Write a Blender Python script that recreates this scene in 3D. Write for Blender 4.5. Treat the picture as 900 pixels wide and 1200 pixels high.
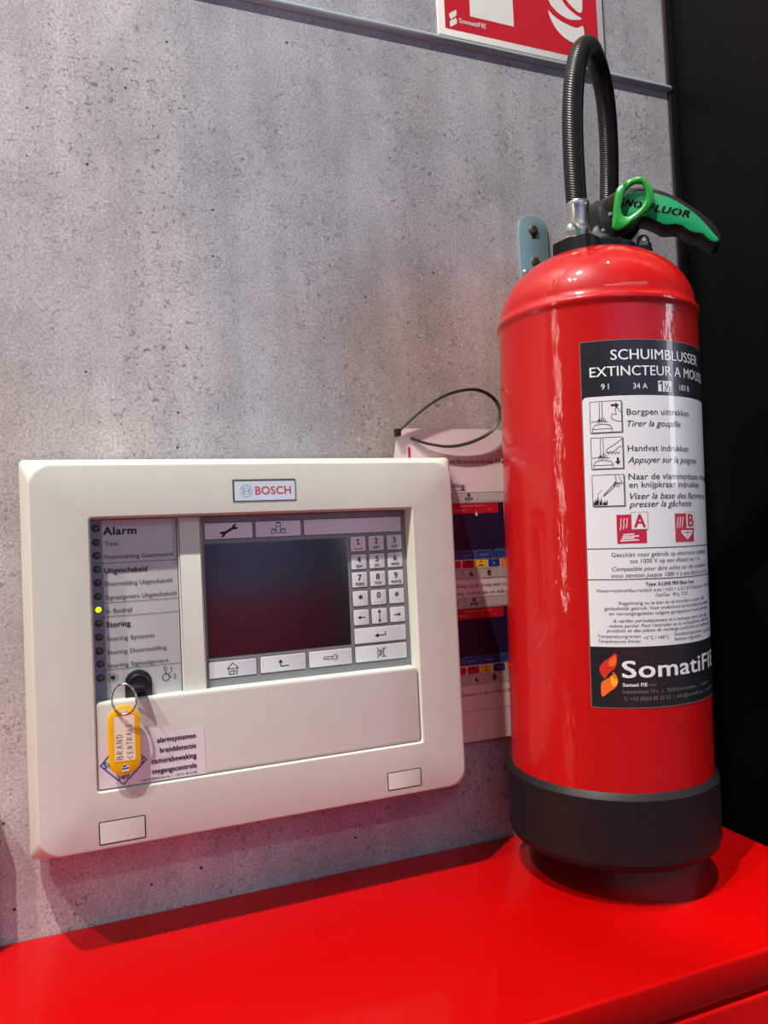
import bpy, bmesh, math, random
from mathutils import Matrix, Vector
from mathutils.geometry import tessellate_polygon

for _o in list(bpy.data.objects):
    bpy.data.objects.remove(_o)
SC = bpy.context.scene
COL = SC.collection
PI = math.pi
random.seed(4)

# ------------------------------------------------------------------ camera
# metres; the concrete wall is the plane y = 0, the cabinet top is z = 0
cd = bpy.data.cameras.new('camera')
cd.sensor_fit = 'VERTICAL'; cd.sensor_height = 36.0; cd.sensor_width = 27.0
cd.lens = 26.04; cd.clip_start = 0.01; cd.clip_end = 100
cam = bpy.data.objects.new('camera', cd); COL.objects.link(cam)
RT = ((0.93313, 0.35818, 0.03113), (-0.35648, 0.93300, -0.04924), (-0.04668, 0.03485, 0.99830))
cam.matrix_world = Matrix(((RT[0][0], RT[0][2], -RT[0][1], 0.0),
                           (RT[1][0], RT[1][2], -RT[1][1], -0.7111),
                           (RT[2][0], RT[2][2], -RT[2][1], 0.325),
                           (0, 0, 0, 1)))
SC.camera = cam

# ------------------------------------------------------------------ world, lights, exposure
SC.view_settings.view_transform = 'Standard'
SC.view_settings.look = 'None'
SC.view_settings.gamma = 1.0
SC.view_settings.use_curve_mapping = False
SC.view_settings.exposure = 0.0
w = bpy.data.worlds.new('hall'); SC.world = w; w.use_nodes = True
bg = w.node_tree.nodes['Background']
bg.inputs['Color'].default_value = (0.86, 0.90, 1.0, 1); bg.inputs['Strength'].default_value = 0.055


def spot(name, pos, target, watt, col, radius, angle):
    l = bpy.data.lights.new(name, 'SPOT'); l.energy = watt; l.color = col
    l.shadow_soft_size = radius; l.spot_size = math.radians(angle); l.spot_blend = 0.3
    o = bpy.data.objects.new(name, l); COL.objects.link(o); o.location = pos
    o.rotation_euler = (Vector(target) - Vector(pos)).to_track_quat('-Z', 'Y').to_euler()
    return o


def area(name, pos, target, watt, col, sx, sy):
    l = bpy.data.lights.new(name, 'AREA'); l.shape = 'RECTANGLE'; l.size = sx; l.size_y = sy
    l.energy = watt; l.color = col
    o = bpy.data.objects.new(name, l); COL.objects.link(o); o.location = pos
    o.rotation_euler = (Vector(target) - Vector(pos)).to_track_quat('-Z', 'Y').to_euler()
    return o


# two track spots on the hall ceiling, up and to the left
spot('track_spotlight', (-0.90, -0.98, 3.4), (0.3, -0.1, 0.2), 540, (1.0, 0.95, 0.89), 0.03, 140)
spot('track_spotlight', (-1.83, -0.98, 3.4), (0.3, -0.1, 0.2), 300, (1.0, 0.95, 0.89), 0.03, 140)
# added wide soft fill light, high in front of the wall
area('soft_fill', (-0.6, -2.6, 2.6), (0.2, -0.3, 0.3), 3.5, (0.93, 0.95, 1.0), 3.0, 1.6)
# a third spot that only reaches the extinguisher end of the cabinet
spot('track_spotlight', (0.63, -0.75, 3.4), (0.66, -0.14, 0.0), 300, (1.0, 0.96, 0.92), 0.03, 9.5)
# tall lit sign board standing across the aisle, on the right
area('light_box', (2.3, -1.75, 0.95), (0.45, -0.1, 0.4), 11, (0.80, 0.82, 1.0), 0.34, 1.1)
# slim lit column to the left along the stand
area('lit_column', (-2.0, -0.50, 0.75), (0.45, -0.1, 0.3), 6.5, (1.0, 0.93, 0.80), 0.06, 1.5)
# added lamp, brightens the opposite wall so the screen reflects it
area('reflection_fill', (0.4, -3.1, 2.3), (0.4, -4.2, 0.1), 75, (0.9, 0.94, 1.0), 3.0, 0.3)

# ------------------------------------------------------------------ materials


def lin(r, g, b):
    f = lambda c: (c / 255 / 12.92) if c / 255 <= 0.04045 else ((c / 255 + 0.055) / 1.055) ** 2.4
    return (f(r), f(g), f(b), 1)


def mat(name, rgb, rough=0.5, metal=0.0, coat=0.0, spec=0.5, var=0.04, vscale=60.0, bump=0.0, bscale=400.0, emit=0.0, coat_rough=0.03):
    m = bpy.data.materials.new(name); m.use_nodes = True
    nt = m.node_tree; b = nt.nodes['Principled BSDF']
    c = lin(*rgb)
    b.inputs['Roughness'].default_value = rough; b.inputs['Metallic'].default_value = metal
    b.inputs['Coat Weight'].default_value = coat; b.inputs['Coat Roughness'].default_value = coat_rough
    b.inputs['Specular IOR Level'].default_value = spec
    tc = nt.nodes.new('ShaderNodeTexCoord')
    nz = nt.nodes.new('ShaderNodeTexNoise'); nz.inputs['Scale'].default_value = vscale; nz.inputs['Detail'].default_value = 4
    nt.links.new(tc.outputs['Object'], nz.inputs['Vector'])
    rp = nt.nodes.new('ShaderNodeValToRGB')
    rp.color_ramp.elements[0].position = 0.3; rp.color_ramp.elements[1].position = 0.7
    rp.color_ramp.elements[0].color = tuple(max(0, x * (1 - var)) for x in c[:3]) + (1,)
    rp.color_ramp.elements[1].color = tuple(min(1, x * (1 + var)) for x in c[:3]) + (1,)
    nt.links.new(nz.outputs['Fac'], rp.inputs['Fac']); nt.links.new(rp.outputs['Color'], b.inputs['Base Color'])
    if bump:
        n2 = nt.nodes.new('ShaderNodeTexNoise'); n2.inputs['Scale'].default_value = bscale; n2.inputs['Detail'].default_value = 3
        nt.links.new(tc.outputs['Object'], n2.inputs['Vector'])
        bp = nt.nodes.new('ShaderNodeBump'); bp.inputs['Strength'].default_value = bump; bp.inputs['Distance'].default_value = 0.001
        nt.links.new(n2.outputs['Fac'], bp.inputs['Height']); nt.links.new(bp.outputs['Normal'], b.inputs['Normal'])
        if coat: nt.links.new(bp.outputs['Normal'], b.inputs['Coat Normal'])
    if emit:
        b.inputs['Emission Color'].default_value = c; b.inputs['Emission Strength'].default_value = emit
    return m


def concrete():
    m = bpy.data.materials.new('concrete_laminate'); m.use_nodes = True
    nt = m.node_tree; N = nt.nodes; L = nt.links; b = N['Principled BSDF']
    b.inputs['Roughness'].default_value = 0.55; b.inputs['Specular IOR Level'].default_value = 0.3
    tc = N.new('ShaderNodeTexCoord')

    def mp(sx, sy, sz, ox=0.0):
        q = N.new('ShaderNodeMapping'); q.inputs['Scale'].default_value = (sx, sy, sz); q.inputs['Location'].default_value = (ox, 0, ox)
        L.new(tc.outputs['Object'], q.inputs['Vector']); return q.outputs['Vector']

    def noise(vec, scale, detail=5, rough=0.55, dist=0.0):
        n = N.new('ShaderNodeTexNoise'); n.inputs['Scale'].default_value = scale; n.inputs['Detail'].default_value = detail
        n.inputs['Roughness'].default_value = rough; n.inputs['Distortion'].default_value = dist
        L.new(vec, n.inputs['Vector']); return n.outputs['Fac']

    def ramp(fac, p0, c0, p1, c1):
        r = N.new('ShaderNodeValToRGB'); e = r.color_ramp.elements
        e[0].position = p0; e[1].position = p1; e[0].color = c0; e[1].color = c1
        L.new(fac, r.inputs['Fac']); return r.outputs['Color']

    def mix(fac, a, c, mode='MIX'):
        x = N.new('ShaderNodeMix'); x.data_type = 'RGBA'; x.blend_type = mode; x.clamp_factor = True
        if isinstance(fac, float): x.inputs[0].default_value = fac
        else: L.new(fac, x.inputs[0])
        for i, s in ((6, a), (7, c)):
            if isinstance(s, tuple): x.inputs[i].default_value = s
            else: L.new(s, x.inputs[i])
        return x.outputs[2]
    W1, K1 = (1, 1, 1, 1), (0, 0, 0, 1)
    g = lambda v: (v, v, v, 1)
    # colour zones: pinkish on the left, blue grey in the middle, brownish low on the right
    sp = N.new('ShaderNodeSeparateXYZ'); L.new(tc.outputs['Object'], sp.inputs[0])

    def math_(op, a, c=None):
        q = N.new('ShaderNodeMath'); q.operation = op
        for k, u in ((0, a), (1, c)):
            if u is None: continue
            if isinstance(u, float): q.inputs[k].default_value = u
            else: L.new(u, q.inputs[k])
        return q.outputs[0]
    wob = math_('MULTIPLY', math_('SUBTRACT', noise(mp(1, 1, 0.6), 5.0, 4), 0.5), 0.75)
    base = mix(ramp(math_('ADD', sp.outputs[0], wob), -0.05, K1, 0.14, W1), lin(200, 193, 191), lin(174, 175, 180))
    dx = math_('SUBTRACT', sp.outputs[0], 0.40); dz = math_('SUBTRACT', sp.outputs[2], 0.44)
    dd = math_('SQRT', math_('ADD', math_('MULTIPLY', dx, dx), math_('MULTIPLY', dz, dz)))
    base = mix(ramp(math_('ADD', dd, math_('MULTIPLY', wob, 0.5)), 0.08, g(0.85), 0.24, K1), base, lin(168, 152, 140))
    base = mix(ramp(noise(mp(1, 1, 0.8, 3.7), 4.0, 3), 0.56, K1, 0.72, g(0.6)), base, lin(184, 174, 168))
    # vertical formwork streaks
    base = mix(ramp(noise(mp(22, 1, 0.9), 1.0, 4), 0.35, g(0.86), 0.65, W1), g(0.0), base, 'MIX')
    base = mix(0.5, base, mix(1.0, base, ramp(noise(mp(34, 1, 2.2, 2.0), 1.0, 5, 0.65), 0.3, g(0.84), 0.7, g(1.1)), 'MULTIPLY'))
    # cloudy mottling and grain
    base = mix(1.0, base, ramp(noise(mp(1, 1, 0.75), 14, 7, 0.68), 0.3, g(0.78), 0.7, g(1.18)), 'MULTIPLY')
    base = mix(1.0, base, ramp(noise(mp(1, 1, 1), 430, 4, 0.75), 0.31, g(0.60), 0.69, g(1.38)), 'MULTIPLY')
    # thin dark wisps
    wis = ramp(noise(mp(1.0, 1, 1.0, 5.0), 165, 4, 0.65, 1.2), 0.562, K1, 0.66, g(0.8))
    area_m = ramp(noise(mp(1, 1, 0.5, 8.0), 9, 3), 0.40, g(0.2), 0.58, W1)
    base = mix(mix(1.0, wis, area_m, 'MULTIPLY'), base, lin(80, 80, 84))
    lw = ramp(noise(mp(1.0, 1, 1.0, 15.0), 150, 4, 0.65, 1.0), 0.60, K1, 0.68, g(0.5))
    base = mix(mix(1.0, lw, area_m, 'MULTIPLY'), base, lin(222, 216, 210))
    # pits
    v = N.new('ShaderNodeTexVoronoi'); v.voronoi_dimensions = '2D'; v.inputs['Scale'].default_value = 26
    s3 = N.new('ShaderNodeSeparateXYZ'); c3 = N.new('ShaderNodeCombineXYZ'); L.new(tc.outputs['Object'], s3.inputs[0])
    L.new(s3.outputs[0], c3.inputs[0]); L.new(s3.outputs[2], c3.inputs[1]); L.new(c3.outputs[0], v.inputs['Vector'])
    sx = N.new('ShaderNodeSeparateColor'); L.new(v.outputs['Color'], sx.inputs['Color'])
    mt = N.new('ShaderNodeMath'); mt.operation = 'MULTIPLY'; mt.inputs[1].default_value = 0.042; L.new(sx.outputs[0], mt.inputs[0])
    sb = N.new('ShaderNodeMath'); sb.operation = 'SUBTRACT'; L.new(mt.outputs[0], sb.inputs[0]); L.new(v.outputs['Distance'], sb.inputs[1])
    pit = ramp(sb.outputs[0], 0.0, K1, 0.012, W1)
    gate = ramp(sx.outputs[1], 0.55, K1, 0.57, W1)
    pm = mix(1.0, pit, gate, 'MULTIPLY')
    base = mix(pm, base, lin(48, 46, 47))
    L.new(base, b.inputs['Base Color'])
    bp = N.new('ShaderNodeBump'); bp.inputs['Strength'].default_value = 0.12; bp.inputs['Distance'].default_value = 0.001
    L.new(noise(mp(1, 1, 1), 240, 4), bp.inputs['Height']); L.new(bp.outputs['Normal'], b.inputs['Normal'])
    return m


def hose_mat():
    m = mat('braided_rubber', (20, 19, 18), rough=0.36, spec=0.35)
    nt = m.node_tree; N = nt.nodes; L = nt.links; b = N['Principled BSDF']
    uv = N.new('ShaderNodeUVMap')
    mpn = N.new('ShaderNodeMapping'); mpn.inputs['Scale'].default_value = (7.54, 15.0, 1)
    L.new(uv.outputs['UV'], mpn.inputs['Vector'])
    wv = N.new('ShaderNodeTexWave'); wv.wave_type = 'BANDS'; wv.bands_direction = 'DIAGONAL'; wv.inputs['Scale'].default_value = 1.0
    wv.inputs['Distortion'].default_value = 0.4
    L.new(mpn.outputs['Vector'], wv.inputs['Vector'])
    bp = N.new('ShaderNodeBump'); bp.inputs['Strength'].default_value = 0.38; bp.inputs['Distance'].default_value = 0.0007
    L.new(wv.outputs['Fac'], bp.inputs['Height']); L.new(bp.outputs['Normal'], b.inputs['Normal'])
    return m


def body_red():
    # glossy enamel with runs and orange peel, stronger up and down than across
    m = mat('red_enamel', (184, 7, 9), rough=0.4, coat=0.85, coat_rough=0.04, spec=0.2, var=0.02)
    nt = m.node_tree; N = nt.nodes; L = nt.links; b = N['Principled BSDF']
    tc = N.new('ShaderNodeTexCoord'); q = N.new('ShaderNodeMapping'); q.inputs['Scale'].default_value = (1, 1, 0.35)
    L.new(tc.outputs['Object'], q.inputs['Vector'])
    n = N.new('ShaderNodeTexNoise'); n.inputs['Scale'].default_value = 190; n.inputs['Detail'].default_value = 3
    L.new(q.outputs['Vector'], n.inputs['Vector'])
    bp = N.new('ShaderNodeBump'); bp.inputs['Strength'].default_value = 0.22; bp.inputs['Distance'].default_value = 0.0016
    L.new(n.outputs['Fac'], bp.inputs['Height'])
    L.new(bp.outputs['Normal'], b.inputs['Coat Normal'])
    return m


M = dict(
    concrete=concrete(),
    floor=mat('grey_carpet', (70, 66, 66), 0.95, bump=0.5, bscale=900),
    booth=mat('booth_red', (196, 30, 44), 0.7), hall=mat('hall_blue', (112, 128, 172), 0.8),
    black_wall=mat('black_panel', (5, 6, 8), 0.42, spec=0.12),
    black_trim=mat('black_edge', (12, 10, 10), 0.6, spec=0.2),
    edge=mat('brown_edge', (120, 98, 88), 0.6),
    alu=mat('grey_rail', (176, 188, 190), 0.4, metal=0.15, vscale=20),
    cream=mat('cream_plastic', (210, 211, 198), 0.5, spec=0.35, var=0.015, bump=0.06, bscale=1400),
    cream2=mat('cream_flap', (211, 212, 201), 0.48, spec=0.35, var=0.015, bump=0.06, bscale=1400),
    slot=mat('dark_seam', (38, 36, 36), 0.8),
    ledplate=mat('led_foil', (194, 197, 196), 0.33, var=0.03, vscale=25),
    ledstrip=mat('led_window', (112, 124, 146), 0.3),
    stencil=mat('stencil_black', (8, 11, 9), 0.7, spec=0.1),
    led_off=mat('led_dark', (70, 73, 64), 0.25), led_rim=mat('led_rim', (30, 30, 32), 0.4),
    led_on=mat('led_green', (190, 255, 20), 0.3, emit=1.6),
    ink=mat('black_ink', (30, 30, 33), 0.6), ink_soft=mat('grey_ink', (72, 74, 78), 0.6),
    bezel=mat('grey_bezel', (128, 133, 136), 0.42, var=0.02),
    bezel_line=mat('bezel_outline', (74, 76, 80), 0.5),
    screen=mat('screen_glass', (12, 9, 15), 0.25, spec=0.9, coat=1.0, coat_rough=0.14),
    button=mat('button_foil', (216, 218, 220), 0.36, var=0.02),
    white=mat('white_paint', (238, 238, 236), 0.45, var=0.01), paper=mat('sticker_paper', (226, 222, 224), 0.5, var=0.01),
    badge=mat('badge_foil', (214, 232, 240), 0.25, var=0.02), badge_red=mat('badge_red', (214, 92, 92), 0.4), badge_ring=mat('badge_ring', (150, 178, 190), 0.4),
    blue=mat('sticker_blue', (26, 88, 160), 0.5), key_black=mat('key_black', (26, 28, 30), 0.35), chrome=mat('chrome', (205, 205, 205), 0.14, metal=1.0),
    yellow=mat('yellow_plastic', (246, 186, 4), 0.35, var=0.02), taglabel=mat('tag_card', (240, 226, 200), 0.5), pen=mat('pencil', (120, 112, 112), 0.6),
    red_steel=mat('cabinet_red', (184, 1, 0), 0.42, coat=0.22, coat_rough=0.05, spec=0.12, var=0.02, bump=0.02, bscale=500),
    red_front=mat('cabinet_front_red', (184, 5, 6), 0.42, coat=0.22, coat_rough=0.05, spec=0.12, var=0.02, bump=0.02, bscale=500),
    body=body_red(), rubber=mat('base_plastic', (24, 19, 19), 0.5, bump=0.12, bscale=1500, spec=0.3),
    blackp=mat('black_plastic', (9, 9, 10), 0.42, spec=0.25, bump=0.06, bscale=1200), hose=hose_mat(),
    green=mat('green_plastic', (0, 132, 78), 0.35, var=0.02), green2=mat('green_pin', (30, 140, 48), 0.3, var=0.02),
    nickel=mat('nickel', (206, 203, 196), 0.22, metal=0.88), zinc=mat('zinc_plate', (150, 186, 188), 0.34, metal=0.55, vscale=40),
    brass=mat('screw_brass', (150, 128, 96), 0.35, metal=0.9),
    lab_black=mat('label_black', (30, 31, 33), 0.35, coat=0.5), lab_white=mat('label_white', (226, 226, 226), 0.35, coat=0.5, var=0.01),
    lab_wtxt=mat('label_white_text', (236, 236, 236), 0.4, coat=0.5), lab_ink=mat('label_ink', (30, 30, 32), 0.4, coat=0.5),
    lab_red=mat('label_red', (192, 22, 52), 0.4, coat=0.5), lab_dim=mat('label_dim_text', (120, 116, 114), 0.4, coat=0.5),
    fl_red=mat('flame_red', (214, 48, 40), 0.4, coat=0.5), fl_or=mat('flame_orange', (238, 112, 36), 0.4, coat=0.5), fl_ye=mat('flame_yellow', (250, 176, 44), 0.4, coat=0.5),
    sign_red=mat('sign_red', (206, 30, 46), 0.45, var=0.015), sign_white=mat('sign_white', (236, 234, 226), 0.45, var=0.01),
    sheet=mat('laminated_sheet', (216, 200, 196), 0.3, var=0.015), navy=mat('sheet_navy', (26, 24, 52), 0.3), sheet_red=mat('sheet_red', (178, 22, 40), 0.3),
    sheet_blue=mat('sheet_blue', (30, 60, 124), 0.3), sheet_grey=mat('sheet_grey', (182, 172, 166), 0.35), sheet_line=mat('sheet_line', (120, 112, 110), 0.4),
    sheet_yel=mat('sheet_yellow', (232, 186, 36), 0.3), tie=mat('tie_nylon', (24, 24, 24), 0.32),
)

# ------------------------------------------------------------------ mesh building (all shapes in millimetres)
TXT = {}


def text_geo(s, bold=0.0, shear=0.0):
    k = (s, bold, shear)
    if k in TXT: return TXT[k]
    cu = bpy.data.curves.new('t', 'FONT'); cu.body = s; cu.shear = shear; cu.resolution_u = 3
    cu.space_character = 1.0 + bold * 1.6
    ob = bpy.data.objects.new('t', cu); COL.objects.link(ob)
    me = bpy.data.meshes.new_from_object(ob)
    vs = [(v.co.x, v.co.y) for v in me.vertices]; fs = [tuple(p.vertices) for p in me.polygons]
    bpy.data.objects.remove(ob); bpy.data.curves.remove(cu); bpy.data.meshes.remove(me)
    x0 = min(v[0] for v in vs); x1 = max(v[0] for v in vs)
    TXT[k] = ([((x - x0) / (x1 - x0), y) for x, y in vs], fs, x1 - x0)
    return TXT[k]


CAP = 0.69        # cap height of the built-in font at size 1


def rrect(x0, z0, x1, z1, r, n=6):
    r = min(r, (x1 - x0) / 2 - 1e-4, (z1 - z0) / 2 - 1e-4)
    out = []
    for cx, cz, a in ((x1 - r, z0 + r, -90), (x1 - r, z1 - r, 0), (x0 + r, z1 - r, 90), (x0 + r, z0 + r, 180)):
        for i in range(n + 1):
            t = math.radians(a + 90 * i / n); out.append((cx + r * math.cos(t), cz + r * math.sin(t)))
    return out


def circ(cx, cz, r, n=24, rz=None):
    rz = rz or r
    return [(cx + r * math.cos(2 * PI * i / n), cz + rz * math.sin(2 * PI * i / n)) for i in range(n)]


def inset(pl, d):
    n = len(pl); out = []
    ar = sum(pl[i][0] * pl[(i + 1) % n][1] - pl[(i + 1) % n][0] * pl[i][1] for i in range(n))
    s = 1 if ar > 0 else -1
    for i in range(n):
        p0, p1, p2 = Vector(pl[i - 1]), Vector(pl[i]), Vector(pl[(i + 1) % n])
        a = (p1 - p0); c = (p2 - p1)
        if a.length < 1e-9 or c.length < 1e-9: out.append(tuple(p1)); continue
        a.normalize(); c.normalize()
        n1 = Vector((-a.y, a.x)) * s; n2 = Vector((-c.y, c.x)) * s
        m = n1 + n2
        m = m / max(m.length_squared, 0.4) * 2
        out.append((p1.x + m.x * d, p1.y + m.y * d))
    return out


def catmull(pts, n=8, closed=False):
    P = [Vector(p) for p in pts]; out = []; N = len(P)
    rng = range(N if closed else N - 1)
    for i in rng:
        if closed: a, b, c, d = P[i - 1], P[i], P[(i + 1) % N], P[(i + 2) % N]
        else: a, b, c, d = P[max(i - 1, 0)], P[i], P[i + 1], P[min(i + 2, N - 1)]
        for k in range(n):
            t = k / n
            out.append(0.5 * ((2 * b) + (c - a) * t + (2 * a - 5 * b + 4 * c - d) * t * t + (3 * b - a - 3 * c + d) * t ** 3))
    if not closed: out.append(P[-1])
    return out


class MB:
    """collects faces of one mesh; T maps (u, v, t) in mm, t towards the viewer, to x, y, z in mm"""
    def __init__(self, T=None):
        self.v = []; self.f = []; self.m = []; self.mats = []; self.uv = None; self.flat = []
        self.T = T or (lambda u, v, t: (u, -t, v))

    def mi(self, m):
        if m not in self.mats: self.mats.append(m)
        return self.mats.index(m)

    def add(self, vs, fs, m, raw=False):
        o = len(self.v); k = self.mi(m)
        self.v += [tuple(p) if raw else self.T(*p) for p in vs]
        for f in fs: self.f.append(tuple(i + o for i in f)); self.m.append(k)

    def poly(self, pl, t, m):
        tri = tessellate_polygon([[Vector((p[0], p[1], 0)) for p in pl]])
        self.add([(p[0], p[1], t) for p in pl], [tuple(x) for x in tri], m)

    def rect(self, x0, z0, x1, z1, t, m): self.add([(x0, z0, t), (x1, z0, t), (x1, z1, t), (x0, z1, t)], [(0, 1, 2, 3)], m)

    def band(self, A, B, ta, tb, m, raw=False):
        n = len(A)
        self.add([(p[0], p[1], ta) for p in A] + [(p[0], p[1], tb) for p in B], [(i, (i + 1) % n, n + (i + 1) % n, n + i) for i in range(n)], m)

    def ring(self, outer, inner, t, m): self.band(outer, inner, t, t, m)

    def frame(self, x0, z0, x1, z1, wd, t, m, r=0.0):
        A = rrect(x0, z0, x1, z1, max(r, 0.01), 3); self.ring(A, inset(A, wd), t, m)

    def loops(self, Ls, m, cap0=True, cap1=True):
        """Ls: list of (outline, t) with equal counts"""
        n = len(Ls[0][0]); vs = []; fs = []
        for pl, t in Ls: vs += [(p[0], p[1], t) for p in pl]
        for k in range(len(Ls) - 1):
            for i in range(n): fs.append((k * n + i, k * n + (i + 1) % n, (k + 1) * n + (i + 1) % n, (k + 1) * n + i))
        for cap, k in ((cap0, 0), (cap1, len(Ls) - 1)):
            if cap:
                tri = tessellate_polygon([[Vector((p[0], p[1], 0)) for p in Ls[k][0]]])
                fs += [tuple(i + k * n for i in x) for x in tri]
        nf = (len(Ls) - 1) * n; self.flat += range(len(self.f) + nf, len(self.f) + len(fs))
        self.add(vs, fs, m)

    def prism(self, pl, t0, t1, m, bev=0.0, back=False):
        """extruded outline; bevelled towards t1 (and t0 when back)"""
        Ls = []
        if bev and back: Ls += [(inset(pl, bev), t0), (inset(pl, bev * .3), t0 + (bev if t1 > t0 else -bev) * .3), (pl, t0 + (bev if t1 > t0 else -bev))]
        else: Ls += [(pl, t0)]
        if bev:
            s = bev if t1 > t0 else -bev
            Ls += [(pl, t1 - s), (inset(pl, bev * .3), t1 - s * .3), (inset(pl, bev), t1)]
        else: Ls += [(pl, t1)]
        self.loops(Ls, m)

    def plate_hole(self, outer, inner, t0, t1, m, bev=0.6):
        s = bev if t1 > t0 else -bev
        oi, ii = inset(outer, bev), inset(inner, -bev)
        seq = [(inner, t0 + s), (inner, t1 - s), (ii, t1), (oi, t1), (outer, t1 - s), (outer, t0 + s), (oi, t0), (ii, t0), (inner, t0 + s)]
        n = len(outer); vs = []; fs = []
        for pl, t in seq[:-1]: vs += [(p[0], p[1], t) for p in pl]
        K = len(seq) - 1
        for k in range(K):
            for i in range(n): fs.append((k * n + i, k * n + (i + 1) % n, ((k + 1) % K) * n + (i + 1) % n, ((k + 1) % K) * n + i))
        self.add(vs, fs, m)

    def stroke(self, pts, wd, t, m):
        for a, b in zip(pts[:-1], pts[1:]):
            a = Vector(a); b = Vector(b); d = b - a
            if d.length < 1e-6: continue
            d.normalize(); n = Vector((-d.y, d.x)) * wd / 2; e = d * wd * 0.25
            self.add([(*(a - e - n), t), (*(b + e - n), t), (*(b + e + n), t), (*(a - e + n), t)], [(0, 1, 2, 3)], m)

    def text(self, s, x0, x1, zb, cap, t, m, bold=0.0, shear=0.0):
        """x1 None keeps the font's own width; zb is the baseline, cap the capital height"""
        vs, fs, wd = text_geo(s, bold, shear)
        k = cap / CAP
        if x1 is None: x1 = x0 + wd * k
        d = bold * k * 0.8
        for q, (dx, dy) in enumerate(((-d, -d * .5), (d, -d * .5), (-d, d * .5), (d, d * .5), (0, 0)) if bold > 0.015 else ((-d, 0), (d, 0)) if bold else ((0, 0),)):
            self.add([(x0 + x * (x1 - x0) + dx, zb + y * k + dy, t + q * .025) for x, y in vs], fs, m)

    def ctext(self, s, xc, zb, cap, t, m, **kw):
        wd = text_geo(s, kw.get('bold', 0.0), kw.get('shear', 0.0))[2] * cap / CAP
        self.text(s, xc - wd / 2, xc + wd / 2, zb, cap, t, m, **kw)

    def lathe(self, prof, m, n=64, c=(0, 0), axis=None):
        vs = []; fs = []
        for r, z in prof:
            for i in range(n):
                a = 2 * PI * i / n; vs.append((c[0] + r * math.cos(a), c[1] + r * math.sin(a), z))
        for k in range(len(prof) - 1):
            for i in range(n): fs.append((k * n + i, k * n + (i + 1) % n, (k + 1) * n + (i + 1) % n, (k + 1) * n + i))
        if prof[0][0] > 1e-6: fs.append(tuple(range(n))[::-1])
        if prof[-1][0] > 1e-6: fs.append(tuple((len(prof) - 1) * n + i for i in range(n)))
        if axis: vs = [axis(*p) for p in vs]
        self.add(vs, fs, m, raw=True)

    def tube(self, path, sec, m, closed=False, up=(0, 0, 1), uv=False):
        """path in raw mm; sec a list of (a, b) section points"""
        P = [Vector(p) for p in path]; n = len(P); ns = len(sec); vs = []; uvs = []; ln = 0.0
        tan = [((P[(i + 1) % n] - P[i - 1]) if closed else (P[min(i + 1, n - 1)] - P[max(i - 1, 0)])).normalized() for i in range(n)]
        nrm = Vector(up) - tan[0] * Vector(up).dot(tan[0])
        if nrm.length < 1e-3: nrm = Vector((1, 0.2, 0)) - tan[0] * tan[0].x
        nrm.normalize()
        for i in range(n):
            if i: ln += (P[i] - P[i - 1]).length
            nrm = (nrm - tan[i] * nrm.dot(tan[i])).normalized(); bn = tan[i].cross(nrm)
            for j, (a, b) in enumerate(sec):
                vs.append(tuple(P[i] + nrm * a + bn * b)); uvs.append((j / (ns - 1), ln / 60.0))
        fs = []
        cols = ns - 1 if uv else ns
        for i in range(n if closed else n - 1):
            i2 = (i + 1) % n
            for j in range(cols): j2 = (j + 1) % ns; fs.append((i * ns + j, i * ns + j2, i2 * ns + j2, i2 * ns + j))
        if not closed: fs += [tuple(range(ns))[::-1], tuple((n - 1) * ns + j for j in range(ns))]
        self.add(vs, fs, m, raw=True)
        if uv: self.uv = uvs

    def box(self, x0, y0, z0, x1, y1, z1, m, bev=0.0):
        b = min(bev, (x1 - x0) / 2.01, (y1 - y0) / 2.01, (z1 - z0) / 2.01)
        T = self.T; self.T = lambda u, v, t: (u, v, t)
        if b:
            R0 = rrect(x0, y0, x1, y1, b, 3); R1 = inset(R0, b * .3); R2 = inset(R0, b * 0.98)
            self.loops([(R2, z0), (R1, z0 + b * .3), (R0, z0 + b), (R0, z1 - b), (R1, z1 - b * .3), (R2, z1)], m)
        else:
            R0 = [(x0, y0), (x1, y0), (x1, y1), (x0, y1)]; self.loops([(R0, z0), (R0, z1)], m)
        self.T = T

    def build(self, name, parent=None, smooth=40, off=(0, 0, 0), recalc=True):
        me = bpy.data.meshes.new(name)
        me.from_pydata([((x - off[0]) * .001, (y - off[1]) * .001, (z - off[2]) * .001) for x, y, z in self.v], [], self.f)
        for m in self.mats: me.materials.append(M[m])
        me.polygons.foreach_set('material_index', self.m)
        if self.uv:
            lay = me.uv_layers.new(name='UVMap')
            for lp in me.loops: lay.data[lp.index].uv = self.uv[lp.vertex_index]
        if recalc:
            bm = bmesh.new(); bm.from_mesh(me); bmesh.ops.recalc_face_normals(bm, faces=bm.faces); bm.to_mesh(me); bm.free()
        sm = [True] * len(me.polygons)
        for i in self.flat: sm[i] = False
        me.polygons.foreach_set('use_smooth', sm)
        me.set_sharp_from_angle(angle=math.radians(smooth)); me.update()
        o = bpy.data.objects.new(name, me); COL.objects.link(o)
        if parent: o.parent = parent
        return o


def tag(o, label, cat, group=None):
    o['label'] = label; o['category'] = cat
    if group: o['group'] = group
    return o


def thing(name, label, cat, loc=(0, 0, 0)):
    o = bpy.data.objects.new(name, None); COL.objects.link(o); o.empty_display_size = 0.02
    o.location = [c * .001 for c in loc]
    return tag(o, label, cat)


def struct(o): o['kind'] = 'structure'; return o


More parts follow.
